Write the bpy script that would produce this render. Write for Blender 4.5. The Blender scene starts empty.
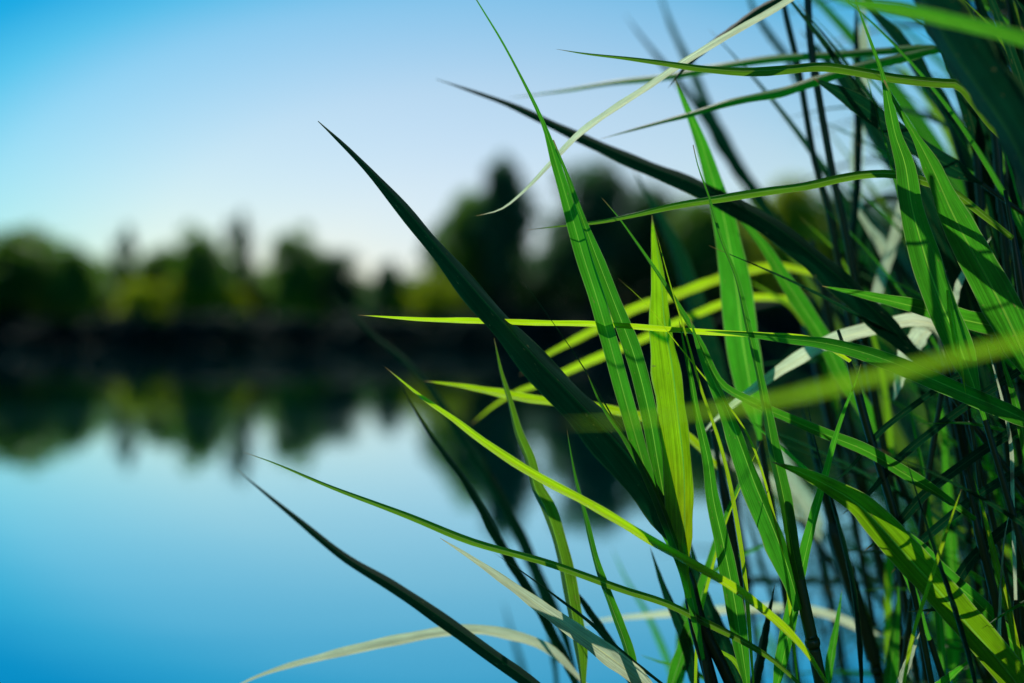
import bpy, math, random
from mathutils import Vector, Matrix, noise
R = math.radians
C = bpy.context.scene.collection
sc = bpy.context.scene

# ---------------------------------------------------------------- camera, sky, sun, exposure
CAM_H = 1.10
FPX = 1024 * 50.0 / 36.0
PITCH = R(-0.26)
cam_d = bpy.data.cameras.new('camera'); cam = bpy.data.objects.new('camera', cam_d); C.objects.link(cam)
cam.location = (0, 0, CAM_H); cam.rotation_euler = (R(90) + PITCH, 0, 0)
cam_d.lens = 50; cam_d.sensor_width = 36; cam_d.clip_start = 0.02; cam_d.clip_end = 6000
cam_d.dof.use_dof = True; cam_d.dof.focus_distance = 0.75; cam_d.dof.aperture_fstop = 3.5
sc.camera = cam

SUN_EL, SUN_AZ = R(48), R(-16)          # azimuth measured from +Y (view direction) towards +X
S = Vector((math.cos(SUN_EL) * math.sin(SUN_AZ), math.cos(SUN_EL) * math.cos(SUN_AZ), math.sin(SUN_EL)))
SKY_TINT = [(0, (.82, .84, .98)), (.084, (.89, .88, .90)), (.163, (.82, .89, .88)), (.24, (.48, .82, .88)), (.275, (.17, .72, .84)), (.307, (.02, .56, .78)), (.40, (.01, .48, .76)), (.55, (.01, .28, .50)), (.8, (.02, .16, .30)), (1, (.03, .16, .28))]
w = bpy.data.worlds.new('World'); sc.world = w; w.use_nodes = True
nt = w.node_tree; nt.nodes.clear()
sky = nt.nodes.new('ShaderNodeTexSky'); sky.sky_type = 'NISHITA'; sky.sun_disc = False
sky.sun_elevation = SUN_EL; sky.sun_rotation = SUN_AZ
sky.air_density = 1.0; sky.dust_density = 0.6; sky.ozone_density = 2.0
# the air is whitest low over the far shore and a deeper blue away from there
wtc = nt.nodes.new('ShaderNodeTexCoord'); wsub = nt.nodes.new('ShaderNodeVectorMath'); wsub.operation = 'MULTIPLY_ADD'
wsub.inputs[1].default_value = (.68, 0, 1.3); wsub.inputs[2].default_value = (.004, 0, -.06)
wlen = nt.nodes.new('ShaderNodeVectorMath'); wlen.operation = 'LENGTH'
hs = nt.nodes.new('ShaderNodeVectorMath'); hs.operation = 'MULTIPLY'
wr = nt.nodes.new('ShaderNodeValToRGB'); wr.color_ramp.interpolation = 'LINEAR'
for pos, col in SKY_TINT:
    e = wr.color_ramp.elements[0] if pos == 0 else (wr.color_ramp.elements[-1] if pos == 1 else wr.color_ramp.elements.new(pos)); e.color = (*[c / 1.3 for c in col], 1)
nt.links.new(wtc.outputs['Generated'], wsub.inputs[0]); nt.links.new(wsub.outputs[0], wlen.inputs[0])
nt.links.new(wlen.outputs['Value'], wr.inputs[0])
nt.links.new(sky.outputs[0], hs.inputs[0]); nt.links.new(wr.outputs[0], hs.inputs[1])
bg = nt.nodes.new('ShaderNodeBackground'); bg.inputs['Strength'].default_value = 0.143
wo = nt.nodes.new('ShaderNodeOutputWorld')
nt.links.new(hs.outputs[0], bg.inputs[0]); nt.links.new(bg.outputs[0], wo.inputs[0])
sd = bpy.data.lights.new('sun', 'SUN'); sun = bpy.data.objects.new('sun', sd); C.objects.link(sun)
sd.energy = 5.0; sd.angle = R(0.5); sd.color = (1.0, 0.95, 0.86)
sun.rotation_euler = S.to_track_quat('Z', 'Y').to_euler()
sc.view_settings.view_transform = 'Standard'; sc.view_settings.look = 'None'
sc.view_settings.exposure = 0.0; sc.view_settings.gamma = 1.0; sc.view_settings.use_curve_mapping = False
sc.render.engine = 'CYCLES'
sc.cycles.max_bounces = 8; sc.cycles.transparent_max_bounces = 8

# ---------------------------------------------------------------- helpers
CAMR = Matrix.Rotation(R(90) + PITCH, 3, 'X')
def at(px, py, s):                      # the point seen at photo position px, py at s metres in front of the lens
    return Vector((0, 0, CAM_H)) + CAMR @ Vector(((px - 512) / FPX * s, (341.5 - py) / FPX * s, -s))
def pxw(wpx, s): return wpx / FPX * s
def new_mesh(name, vs, fs, mats, smooth=True, uvs=None, mi=None):
    me = bpy.data.meshes.new(name); me.from_pydata([tuple(v) for v in vs], [], fs)
    for m in mats: me.materials.append(m)
    if smooth: me.polygons.foreach_set('use_smooth', [True] * len(me.polygons))
    if mi: me.polygons.foreach_set('material_index', mi)
    if uvs:
        ul = me.uv_layers.new(name='UVMap')
        flat = []
        for p in me.polygons:
            for vi in p.vertices: flat.extend(uvs[vi])
        ul.data.foreach_set('uv', flat)
    me.update(); return me
def link(name, me, parent=None, loc=None):
    o = bpy.data.objects.new(name, me); C.objects.link(o)
    if parent: o.parent = parent
    if loc is not None: o.location = loc
    return o
def thing(name, label, cat, loc, group=None):
    o = link(name, None, loc=loc); o.empty_display_size = 0.05
    o['label'] = label; o['category'] = cat
    if group: o['group'] = group
    return o
def struct(o, kind='structure'): o['kind'] = kind; return o
def catmull(pts, n):
    P = [pts[0] * 2 - pts[1]] + list(pts) + [pts[-1] * 2 - pts[-2]]
    d = [0.0]
    for a, b in zip(pts[:-1], pts[1:]): d.append(d[-1] + (b - a).length)
    out = []
    for k in range(n):
        t = d[-1] * k / (n - 1); i = 0
        while i < len(d) - 2 and t > d[i + 1]: i += 1
        u = (t - d[i]) / max(1e-9, d[i + 1] - d[i])
        p0, p1, p2, p3 = P[i], P[i + 1], P[i + 2], P[i + 3]
        # non-uniform aware tangents
        l0 = max((p1 - p0).length, 1e-6); l1 = max((p2 - p1).length, 1e-6); l2 = max((p3 - p2).length, 1e-6)
        m1 = ((p1 - p0) / l0 * l1 + (p2 - p1) / l1 * l0) / (l0 + l1) * l1
        m2 = ((p2 - p1) / l1 * l2 + (p3 - p2) / l2 * l1) / (l1 + l2) * l1
        u2, u3 = u * u, u * u * u
        out.append(p1 * (2 * u3 - 3 * u2 + 1) + m1 * (u3 - 2 * u2 + u) + p2 * (-2 * u3 + 3 * u2) + m2 * (u3 - u2))
    return out

# ---------------------------------------------------------------- materials
def nodes(name):
    m = bpy.data.materials.new(name); m.use_nodes = True; t = m.node_tree; t.nodes.clear()
    return m, t, t.nodes, t.links
def leaf_material(name, top, trans, rough=0.42, tmix=0.55, spec=0.28, edge=(0.45, 0.5, 0.2), dry=(0.26, 0.19, 0.07), tipdry=0.965, vein=0.35):
    m, t, N, L = nodes(name)
    uv = N.new('ShaderNodeUVMap'); sep = N.new('ShaderNodeSeparateXYZ'); L.new(uv.outputs[0], sep.inputs[0])
    oi = N.new('ShaderNodeObjectInfo')
    # fine veins running along the blade
    mp = N.new('ShaderNodeMapping'); mp.inputs['Scale'].default_value = (2.2, 34, 1); L.new(uv.outputs[0], mp.inputs[0])
    off = N.new('ShaderNodeCombineXYZ'); L.new(oi.outputs['Random'], off.inputs[2])
    sc10 = N.new('ShaderNodeVectorMath'); sc10.operation = 'SCALE'; sc10.inputs['Scale'].default_value = 40; L.new(off.outputs[0], sc10.inputs[0])
    L.new(sc10.outputs[0], mp.inputs['Location'])
    n1 = N.new('ShaderNodeTexNoise'); n1.inputs['Scale'].default_value = 1; n1.inputs['Detail'].default_value = 4; L.new(mp.outputs[0], n1.inputs['Vector'])
    mp2 = N.new('ShaderNodeMapping'); mp2.inputs['Scale'].default_value = (14, 3, 1); L.new(uv.outputs[0], mp2.inputs[0]); L.new(sc10.outputs[0], mp2.inputs['Location'])
    n2 = N.new('ShaderNodeTexNoise'); n2.inputs['Scale'].default_value = 1; n2.inputs['Detail'].default_value = 5; L.new(mp2.outputs[0], n2.inputs['Vector'])
    def rng(src, a, b, c, d):
        r = N.new('ShaderNodeMapRange'); r.inputs[1].default_value = a; r.inputs[2].default_value = b; r.inputs[3].default_value = c; r.inputs[4].default_value = d
        L.new(src, r.inputs[0]); return r.outputs[0]
    def math_(op, a, b):
        x = N.new('ShaderNodeMath'); x.operation = op
        for i, v in enumerate((a, b)):
            if isinstance(v, (int, float)): x.inputs[i].default_value = v
            elif v is not None: L.new(v, x.inputs[i])
        return x.outputs[0]
    f = math_('MULTIPLY', rng(n1.outputs[0], .3, .7, 1 - vein, 1 + vein), rng(n2.outputs[0], .3, .7, .82, 1.18))
    f = math_('MULTIPLY', f, rng(oi.outputs['Random'], 0, 1, .8, 1.2))
    # distance from midrib 0..1
    dv = math_('MULTIPLY', math_('ABSOLUTE', math_('SUBTRACT', sep.outputs[1], .5), None), 2.0)
    edgef = rng(dv, .93, 1.0, 0, .55)
    ribf = rng(dv, .02, .07, .45, 0)
    pale = math_('MAXIMUM', edgef, ribf)
    tip = rng(sep.outputs[0], 1.0001 - tipdry, (1 - tipdry) * .3, 0, 1)
    spot = N.new('ShaderNodeTexNoise'); mp3 = N.new('ShaderNodeMapping'); mp3.inputs['Scale'].default_value = (60, 9, 1)
    L.new(uv.outputs[0], mp3.inputs[0]); L.new(sc10.outputs[0], mp3.inputs['Location']); L.new(mp3.outputs[0], spot.inputs['Vector']); spot.inputs['Scale'].default_value = 1
    spots = rng(spot.outputs[0], .69, .75, 0, .55)
    dryf = math_('MAXIMUM', tip, spots)
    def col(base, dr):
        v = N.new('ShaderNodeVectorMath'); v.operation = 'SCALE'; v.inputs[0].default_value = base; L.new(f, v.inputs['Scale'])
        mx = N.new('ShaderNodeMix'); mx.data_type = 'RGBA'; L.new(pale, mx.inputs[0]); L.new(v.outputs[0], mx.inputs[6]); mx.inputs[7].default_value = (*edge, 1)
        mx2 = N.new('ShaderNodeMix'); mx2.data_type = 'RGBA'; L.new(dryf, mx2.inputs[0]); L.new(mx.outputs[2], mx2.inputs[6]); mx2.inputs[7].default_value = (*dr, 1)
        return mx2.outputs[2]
    bs = N.new('ShaderNodeBsdfPrincipled'); L.new(col(top, dry), bs.inputs['Base Color'])
    bs.inputs['Roughness'].default_value = rough; bs.inputs['Specular IOR Level'].default_value = spec
    tr = N.new('ShaderNodeBsdfTranslucent'); L.new(col(trans, dry), tr.inputs[0])
    bump = N.new('ShaderNodeBump'); bump.inputs['Strength'].default_value = .25; bump.inputs['Distance'].default_value = .0006
    L.new(n1.outputs[0], bump.inputs['Height']); L.new(bump.outputs[0], bs.inputs['Normal'])
    mix = N.new('ShaderNodeMixShader'); mix.inputs[0].default_value = tmix
    L.new(bs.outputs[0], mix.inputs[1]); L.new(tr.outputs[0], mix.inputs[2])
    o = N.new('ShaderNodeOutputMaterial'); L.new(mix.outputs[0], o.inputs[0])
    return m
M = {}
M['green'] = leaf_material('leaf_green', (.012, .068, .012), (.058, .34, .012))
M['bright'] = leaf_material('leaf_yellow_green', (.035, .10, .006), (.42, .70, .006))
M['dark'] = leaf_material('leaf_shaded_green', (.006, .034, .021), (.004, .058, .018), tmix=.4, rough=.6, spec=.07, edge=(.12,.2,.06))  # shade of unlit blades is put into this darker, less translucent colour
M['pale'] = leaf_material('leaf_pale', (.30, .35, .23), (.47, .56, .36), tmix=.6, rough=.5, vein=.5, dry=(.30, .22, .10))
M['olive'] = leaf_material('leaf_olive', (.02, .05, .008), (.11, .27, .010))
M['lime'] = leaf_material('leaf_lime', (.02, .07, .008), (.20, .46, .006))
def stem_material(name, a, b):
    m, t, N, L = nodes(name)
    tc = N.new('ShaderNodeTexCoord'); mp = N.new('ShaderNodeMapping'); mp.inputs['Scale'].default_value = (160, 160, 8); L.new(tc.outputs['Object'], mp.inputs[0])
    n = N.new('ShaderNodeTexNoise'); n.inputs['Scale'].default_value = 1; n.inputs['Detail'].default_value = 4; L.new(mp.outputs[0], n.inputs['Vector'])
    r = N.new('ShaderNodeValToRGB'); r.color_ramp.elements[0].color = (*a, 1); r.color_ramp.elements[1].color = (*b, 1)
    r.color_ramp.elements[0].position = .3; r.color_ramp.elements[1].position = .7
    L.new(n.outputs[0], r.inputs[0])
    bs = N.new('ShaderNodeBsdfPrincipled'); bs.inputs['Roughness'].default_value = .28; L.new(r.outputs[0], bs.inputs['Base Color'])
    o = N.new('ShaderNodeOutputMaterial'); L.new(bs.outputs[0], o.inputs[0]); return m
M['stem'] = stem_material('stem_green', (.010, .040, .008), (.04, .09, .012))
M['sheath'] = stem_material('sheath_green', (.010, .035, .010), (.04, .08, .018))
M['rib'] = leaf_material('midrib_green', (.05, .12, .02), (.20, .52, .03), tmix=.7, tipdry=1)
M['rib_dark'] = leaf_material('midrib_shaded_green', (.008, .032, .016), (.008, .09, .02), spec=.07, tipdry=1)  # midribs of the dark blades, with the same shade in their colour
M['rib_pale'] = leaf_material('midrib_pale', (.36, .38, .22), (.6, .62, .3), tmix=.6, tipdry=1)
M['drystem'] = stem_material('stem_dry', (.25, .21, .10), (.42, .36, .20))

# ---------------------------------------------------------------- setting: terrain, water
def ground_z(x, y):
    near = 0.10 - 0.5 * max(0, min(1, (y - 1.0) / 3.0)) - 2.0 * max(0, min(1, (y - 4.0) / 12.0))
    yf = y - 117 + 4 * math.sin(x * .05) + 2 * math.sin(x * .13 + 1)
    far = -2.4 + 2.4 * max(0, min(1, (yf + 10) / 10)) + 1.3 * max(0, min(1, yf / 6)) + .012 * max(0, yf - 6)
    z = near if y < 16 else max(-2.4, far)
    return z + (0.03 * noise.noise(Vector((x * 1.3, y * 1.3, 0))) if y < 20 else .35 * noise.noise(Vector((x * .08, y * .08, 3))))
def build_terrain():
    ys = [-400, -150, -60, -30, -15, -8, -4, -2] + [-1 + .25 * i for i in range(29)] + [7, 9, 12, 16, 25, 45, 70, 90, 100] + [104 + 1.5 * i for i in range(22)] + [145, 165, 200, 300, 500, 900, 1600, 3000]
    xs = [-3000, -1500, -800, -400, -250] + [-180 + 6 * i for i in range(27)] + [-18, -12, -8, -5] + [-3 + .25 * i for i in range(29)] + [5, 8, 12, 18] + [24 + 6 * i for i in range(27)] + [250, 400, 800, 1500, 3000]
    vs = [(x, y, ground_z(x, y)) for y in ys for x in xs]; nx = len(xs)
    fs = [(j * nx + i, j * nx + i + 1, (j + 1) * nx + i + 1, (j + 1) * nx + i) for j in range(len(ys) - 1) for i in range(nx - 1)]
    m, t, N, L = nodes('soil')
    tc = N.new('ShaderNodeTexCoord'); n = N.new('ShaderNodeTexNoise'); n.inputs['Scale'].default_value = .35; n.inputs['Detail'].default_value = 10
    L.new(tc.outputs['Object'], n.inputs['Vector'])
    r = N.new('ShaderNodeValToRGB'); e = r.color_ramp.elements
    e[0].position = .35; e[0].color = (.016, .018, .012, 1); e[1].position = .65; e[1].color = (.03, .05, .018, 1)
    L.new(n.outputs[0], r.inputs[0]); bs = N.new('ShaderNodeBsdfPrincipled'); bs.inputs['Roughness'].default_value = .9
    L.new(r.outputs[0], bs.inputs['Base Color']); o = N.new('ShaderNodeOutputMaterial'); L.new(bs.outputs[0], o.inputs[0])
    struct(link('ground', new_mesh('ground', vs, fs, [m])))
build_terrain()
def build_water():
    m, t, N, L = nodes('lake_water')
    tc = N.new('ShaderNodeTexCoord'); mp = N.new('ShaderNodeMapping'); mp.inputs['Scale'].default_value = (.35, 1.1, 1); L.new(tc.outputs['Object'], mp.inputs[0])
    n = N.new('ShaderNodeTexNoise'); n.inputs['Scale'].default_value = 1.6; n.inputs['Detail'].default_value = 3; L.new(mp.outputs[0], n.inputs['Vector'])
    b = N.new('ShaderNodeBump'); b.inputs['Strength'].default_value = .07; b.inputs['Distance'].default_value = .02; L.new(n.outputs[0], b.inputs['Height'])
    bs = N.new('ShaderNodeBsdfPrincipled'); bs.inputs['Base Color'].default_value = (.0, .55, .64, 1); bs.inputs['Metallic'].default_value = .985; bs.inputs['Roughness'].default_value = .01
    bs.inputs['IOR'].default_value = 1.33; L.new(b.outputs[0], bs.inputs['Normal'])
    m2 = N.new('ShaderNodeMapping'); m2.inputs['Scale'].default_value = (.012, .09, 1); L.new(tc.outputs['Object'], m2.inputs[0])
    n2 = N.new('ShaderNodeTexNoise'); n2.inputs['Scale'].default_value = 1; n2.inputs['Detail'].default_value = 4; L.new(m2.outputs[0], n2.inputs['Vector'])
    r2 = N.new('ShaderNodeMapRange'); r2.inputs[1].default_value = .48; r2.inputs[2].default_value = .62; r2.inputs[3].default_value = .0; r2.inputs[4].default_value = .075
    L.new(n2.outputs[0], r2.inputs[0]); L.new(r2.outputs[0], bs.inputs['Roughness'])
    o = N.new('ShaderNodeOutputMaterial'); L.new(bs.outputs[0], o.inputs[0])
    vs = [(-2500, 1.2, 0), (2500, 1.2, 0), (2500, 140, 0), (-2500, 140, 0)]
    struct(link('water', new_mesh('water', vs, [(0, 1, 2, 3)], [m])))
build_water()

# ---------------------------------------------------------------- far trees
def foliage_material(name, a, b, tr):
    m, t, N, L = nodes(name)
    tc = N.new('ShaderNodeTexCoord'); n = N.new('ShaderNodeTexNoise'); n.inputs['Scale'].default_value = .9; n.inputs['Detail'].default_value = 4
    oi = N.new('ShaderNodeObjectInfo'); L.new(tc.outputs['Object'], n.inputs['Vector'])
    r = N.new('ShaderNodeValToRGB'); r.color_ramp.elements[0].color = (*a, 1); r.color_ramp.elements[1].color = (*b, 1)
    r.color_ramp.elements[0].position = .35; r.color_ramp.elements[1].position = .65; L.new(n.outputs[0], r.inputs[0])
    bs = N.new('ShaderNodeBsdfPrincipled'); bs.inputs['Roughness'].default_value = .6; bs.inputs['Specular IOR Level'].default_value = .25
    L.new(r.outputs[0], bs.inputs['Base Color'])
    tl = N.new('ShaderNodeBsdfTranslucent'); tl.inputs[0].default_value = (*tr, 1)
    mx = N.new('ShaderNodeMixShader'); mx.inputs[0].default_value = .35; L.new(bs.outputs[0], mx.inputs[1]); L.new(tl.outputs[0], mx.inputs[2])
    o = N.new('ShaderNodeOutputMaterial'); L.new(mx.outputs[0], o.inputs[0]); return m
FM = {'deep': foliage_material('foliage_shade', (.014, .046, .052), (.026, .075, .065), (.02, .07, .045)), 'dark': foliage_material('foliage_dark', (.026, .10, .070), (.055, .16, .065), (.07, .24, .05)),  # deep and dark: shade and a bluish haze lift are put into the colour
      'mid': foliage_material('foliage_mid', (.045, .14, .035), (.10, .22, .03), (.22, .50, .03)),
      'lit': foliage_material('foliage_sunlit', (.12, .20, .010), (.28, .38, .015), (.60, .80, .015))}  # sunlight on the far bushes is put into this brighter yellow colour
bark, _t, _N, _L = nodes('bark')
_b = _N.new('ShaderNodeBsdfPrincipled'); _tx = _N.new('ShaderNodeTexNoise'); _tx.inputs['Scale'].default_value = 6
_r = _N.new('ShaderNodeValToRGB'); _r.color_ramp.elements[0].color = (.03, .024, .018, 1); _r.color_ramp.elements[1].color = (.10, .08, .06, 1)
_L.new(_tx.outputs[0], _r.inputs[0]); _L.new(_r.outputs[0], _b.inputs[0]); _b.inputs['Roughness'].default_value = .9
_o = _N.new('ShaderNodeOutputMaterial'); _L.new(_b.outputs[0], _o.inputs[0])
def tube(pts, rads, k=6, cap=True):
    vs, fs = [], []; n = len(pts); ref = Vector((0, 1, 0.13)).normalized()
    for i, p in enumerate(pts):
        tg = (pts[min(i + 1, n - 1)] - pts[max(i - 1, 0)]).normalized()
        a = tg.cross(ref)
        if a.length < .05: a = tg.cross(Vector((1, 0, 0)))
        a.normalize(); b = tg.cross(a)
        for q in range(k):
            an = 2 * math.pi * q / k; vs.append(p + (a * math.cos(an) + b * math.sin(an)) * rads[i])
    for i in range(n - 1):
        for q in range(k):
            fs.append((i * k + q, i * k + (q + 1) % k, (i + 1) * k + (q + 1) % k, (i + 1) * k + q))
    if cap: fs.append(tuple(range(k))[::-1]); fs.append(tuple((n - 1) * k + q for q in range(k)))
    return vs, fs
def crown_mesh(kind, seed, mat):
    """unit crown: height 1, from 0 to 1, half width ~ .5 (scaled per tree)"""
    rd = random.Random(seed); vs, fs = [], []
    lobes = []
    if kind == 'round':
        for _ in range(40):
            a = rd.uniform(0, 6.28); h = rd.uniform(.18, .95); rr = .36 * math.sin(math.pi * min(1, .15 + h * .8)) ** .6 * rd.uniform(.3, 1)
            lobes.append((Vector((math.cos(a) * rr, math.sin(a) * rr, h)), rd.uniform(.09, .17), 110))
    elif kind == 'tall':
        for _ in range(55):
            a = rd.uniform(0, 6.28); h = rd.uniform(.05, 1.0); rr = .34 * (1.02 - h) ** .45 * rd.uniform(.2, 1)
            lobes.append((Vector((math.cos(a) * rr, math.sin(a) * rr, h * .95)), rd.uniform(.06, .12), 95))
    elif kind == 'wispy':
        for _ in range(16):
            a = rd.uniform(0, 6.28); h = rd.uniform(.3, 1.0); rr = .34 * rd.uniform(.1, 1)
            lobes.append((Vector((math.cos(a) * rr, math.sin(a) * rr, h * .95)), rd.uniform(.06, .12), 110))
    else:
        for _ in range(36):
            a = rd.uniform(0, 6.28); h = rd.uniform(.05, .85); rr = .42 * (1 - h * h * .7) * rd.uniform(.2, 1)
            lobes.append((Vector((math.cos(a) * rr, math.sin(a) * rr, h)), rd.uniform(.1, .17), 80))
    for c, r, n in lobes:
        for _ in range(n):
            d = Vector((rd.gauss(0, 1), rd.gauss(0, 1), rd.gauss(0, 1))).normalized() * r * rd.uniform(.35, 1.15) ** .7
            p = c + d; sz = rd.uniform(.022, .045)
            u = Vector((rd.gauss(0, 1), rd.gauss(0, 1), rd.gauss(0, .6))).normalized(); v = u.cross(Vector((rd.gauss(0, 1), rd.gauss(0, 1), rd.gauss(0, 1)))).normalized()
            b = len(vs); vs += [p - u * sz, p - v * sz * .6, p + u * sz, p + v * sz * .6]; fs.append((b, b + 1, b + 2, b + 3))
    return new_mesh('crown', vs, fs, [mat], smooth=False)
def trunk_mesh(seed):
    rd = random.Random(seed); P = [Vector((rd.uniform(-.02, .02) * i, rd.uniform(-.02, .02) * i, -.4 + i * .2)) for i in range(6)]
    vs, fs = tube(P, [.055, .042, .034, .026, .018, .008])
    for _ in range(6):
        h = rd.uniform(.15, .5); a = rd.uniform(0, 6.28); q0 = Vector((0, 0, h)); q1 = q0 + Vector((math.cos(a) * .14, math.sin(a) * .14, .14)); q2 = q0 + Vector((math.cos(a) * .26, math.sin(a) * .26, .32))
        v2, f2 = tube([q0, q1, q2], [.016, .010, .004], 5); b = len(vs); vs += v2; fs += [tuple(i + b for i in f) for f in f2]
    return new_mesh('trunk', vs, fs, [bark])
crowns = {}
for kd in ('round', 'tall', 'wispy', 'bush'):
    for mt in ('dark', 'mid', 'lit', 'deep'):
        crowns[kd, mt] = [crown_mesh(kd, len(kd) * 71 + len(mt) * 313 + ord(mt[0]) * 17 + ord(kd[0]) + sd_ * 1009, FM[mt]) for sd_ in (range(2) if kd != 'wispy' else range(1))]
trunks = [trunk_mesh(s_) for s_ in range(4)]
trd = random.Random(77)
def tree(px, top, half, kind, mat, Y, label, group=None, name='tree', cat='tree', base=None):
    x = (px - 512) / FPX * Y; z0 = max(ground_z(x, Y), .05)
    H = (335 - top) / FPX * Y + CAM_H - z0; Wd = 3.0 * half / FPX * Y
    t = thing(name, label, cat, (x, Y, z0), group)
    cs = trd.choice(crowns[kind, mat])
    low = .02 if kind == 'bush' else .22
    c = link('crown', cs, t, (0, 0, H * (low - .02))); c.scale = (Wd * 1.05, Wd * 1.05, H * (1.0 - low)); c.rotation_euler = (0, 0, trd.uniform(0, 6.28))
    k = link('trunk', trd.choice(trunks), t, (0, 0, H * .3)); k.scale = (H * .5, H * .5, H * .75)
    return t
FAR = [ # px, top y, half width, kind, material, distance, label
 (22, 226, 44, 'round', 'mid', 122, 'broad green tree at the far left end of the far shore', None),
 (-38, 236, 50, 'round', 'dark', 128, 'dark tree cut by the left edge of the picture on the far shore', None),
 (74, 244, 24, 'round', 'mid', 120, 'small rounded tree just right of the broad tree at the left end', None),
 (121, 216, 13, 'wispy', 'dark', 126, 'thin lone wispy tree standing clear against the sky at left', None),
 (163, 246, 34, 'round', 'mid', 124, 'green rounded tree right of the thin lone wispy tree', None),
 (203, 230, 26, 'round', 'mid', 121, 'green domed tree between the rounded tree and the tall feathery one', None),
 (244, 203, 15, 'wispy', 'dark', 127, 'tall feathery tree rising above the left treeline', None),
 (296, 230, 22, 'round', 'mid', 121, 'upright rounded tree right of the tall feathery tree', None),
 (333, 252, 30, 'round', 'dark', 124, 'low dark spreading tree sloping down to the gap in the treeline', None),
 (387, 262, 18, 'round', 'dark', 119, 'small round dark tree alone in the low gap of the treeline', None),
 (472, 190, 30, 'round', 'mid', 126, 'left shoulder of the tall tree stand left of the sky gap', None),
 (506, 158, 27, 'round', 'dark', 122, 'tallest dark tree left of the bright sky gap in the centre', None),
 (596, 165, 46, 'round', 'dark', 122, 'big dark tree right of the bright sky gap in the centre', None),
 (650, 188, 40, 'round', 'dark', 126, 'broad dark tree partly behind the crossing blades right of centre', None),
 (705, 196, 40, 'round', 'mid', 120, 'green tree behind the wide upright blades right of centre', None),
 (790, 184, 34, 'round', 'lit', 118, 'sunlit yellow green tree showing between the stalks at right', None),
 (745, 205, 34, 'round', 'dark', 128, 'dark tree left of the sunlit yellow green tree', None),
 (850, 190, 46, 'round', 'dark', 122, 'dark tree half hidden behind the dense reeds at right', 'far trees hidden by the reeds'),
 (930, 180, 50, 'round', 'dark', 124, 'dark tree half hidden behind the dense reeds at right', 'far trees hidden by the reeds'),
 (1015, 190, 50, 'round', 'dark', 120, 'dark tree half hidden behind the dense reeds at right', 'far trees hidden by the reeds'),
 (1100, 186, 50, 'round', 'dark', 124, 'dark tree half hidden behind the dense reeds at right', 'far trees hidden by the reeds'),
 (-130, 230, 60, 'round', 'dark', 124, 'dark tree beyond the left edge of the picture', None)]
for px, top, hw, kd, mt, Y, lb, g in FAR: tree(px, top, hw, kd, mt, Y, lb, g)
# undergrowth: back row and waterside shrubs
for i in range(46):
    px = -150 + i * 28 + trd.uniform(-12, 12)
    tp = 248 if px < 110 else (262 if px < 350 else 276)
    if px > 450: tp = 206
    if 512 < px < 562: tp = 250
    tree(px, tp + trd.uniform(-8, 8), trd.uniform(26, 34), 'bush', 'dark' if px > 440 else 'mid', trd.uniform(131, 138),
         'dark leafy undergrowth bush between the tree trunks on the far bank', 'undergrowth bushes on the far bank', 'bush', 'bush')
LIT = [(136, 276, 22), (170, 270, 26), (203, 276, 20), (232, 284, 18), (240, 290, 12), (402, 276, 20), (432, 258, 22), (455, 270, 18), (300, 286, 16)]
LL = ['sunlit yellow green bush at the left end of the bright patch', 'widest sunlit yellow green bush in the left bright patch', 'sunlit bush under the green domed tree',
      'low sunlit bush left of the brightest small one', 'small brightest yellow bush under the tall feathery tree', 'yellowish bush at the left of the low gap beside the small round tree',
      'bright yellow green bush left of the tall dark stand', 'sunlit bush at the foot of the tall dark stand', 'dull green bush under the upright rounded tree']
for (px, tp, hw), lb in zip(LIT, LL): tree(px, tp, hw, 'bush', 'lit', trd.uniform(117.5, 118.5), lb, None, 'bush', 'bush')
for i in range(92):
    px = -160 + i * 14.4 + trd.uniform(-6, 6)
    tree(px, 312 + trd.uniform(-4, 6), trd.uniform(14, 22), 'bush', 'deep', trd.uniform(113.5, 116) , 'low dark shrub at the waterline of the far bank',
         'waterside shrubs along the far bank', 'shrub', 'shrub')

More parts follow.
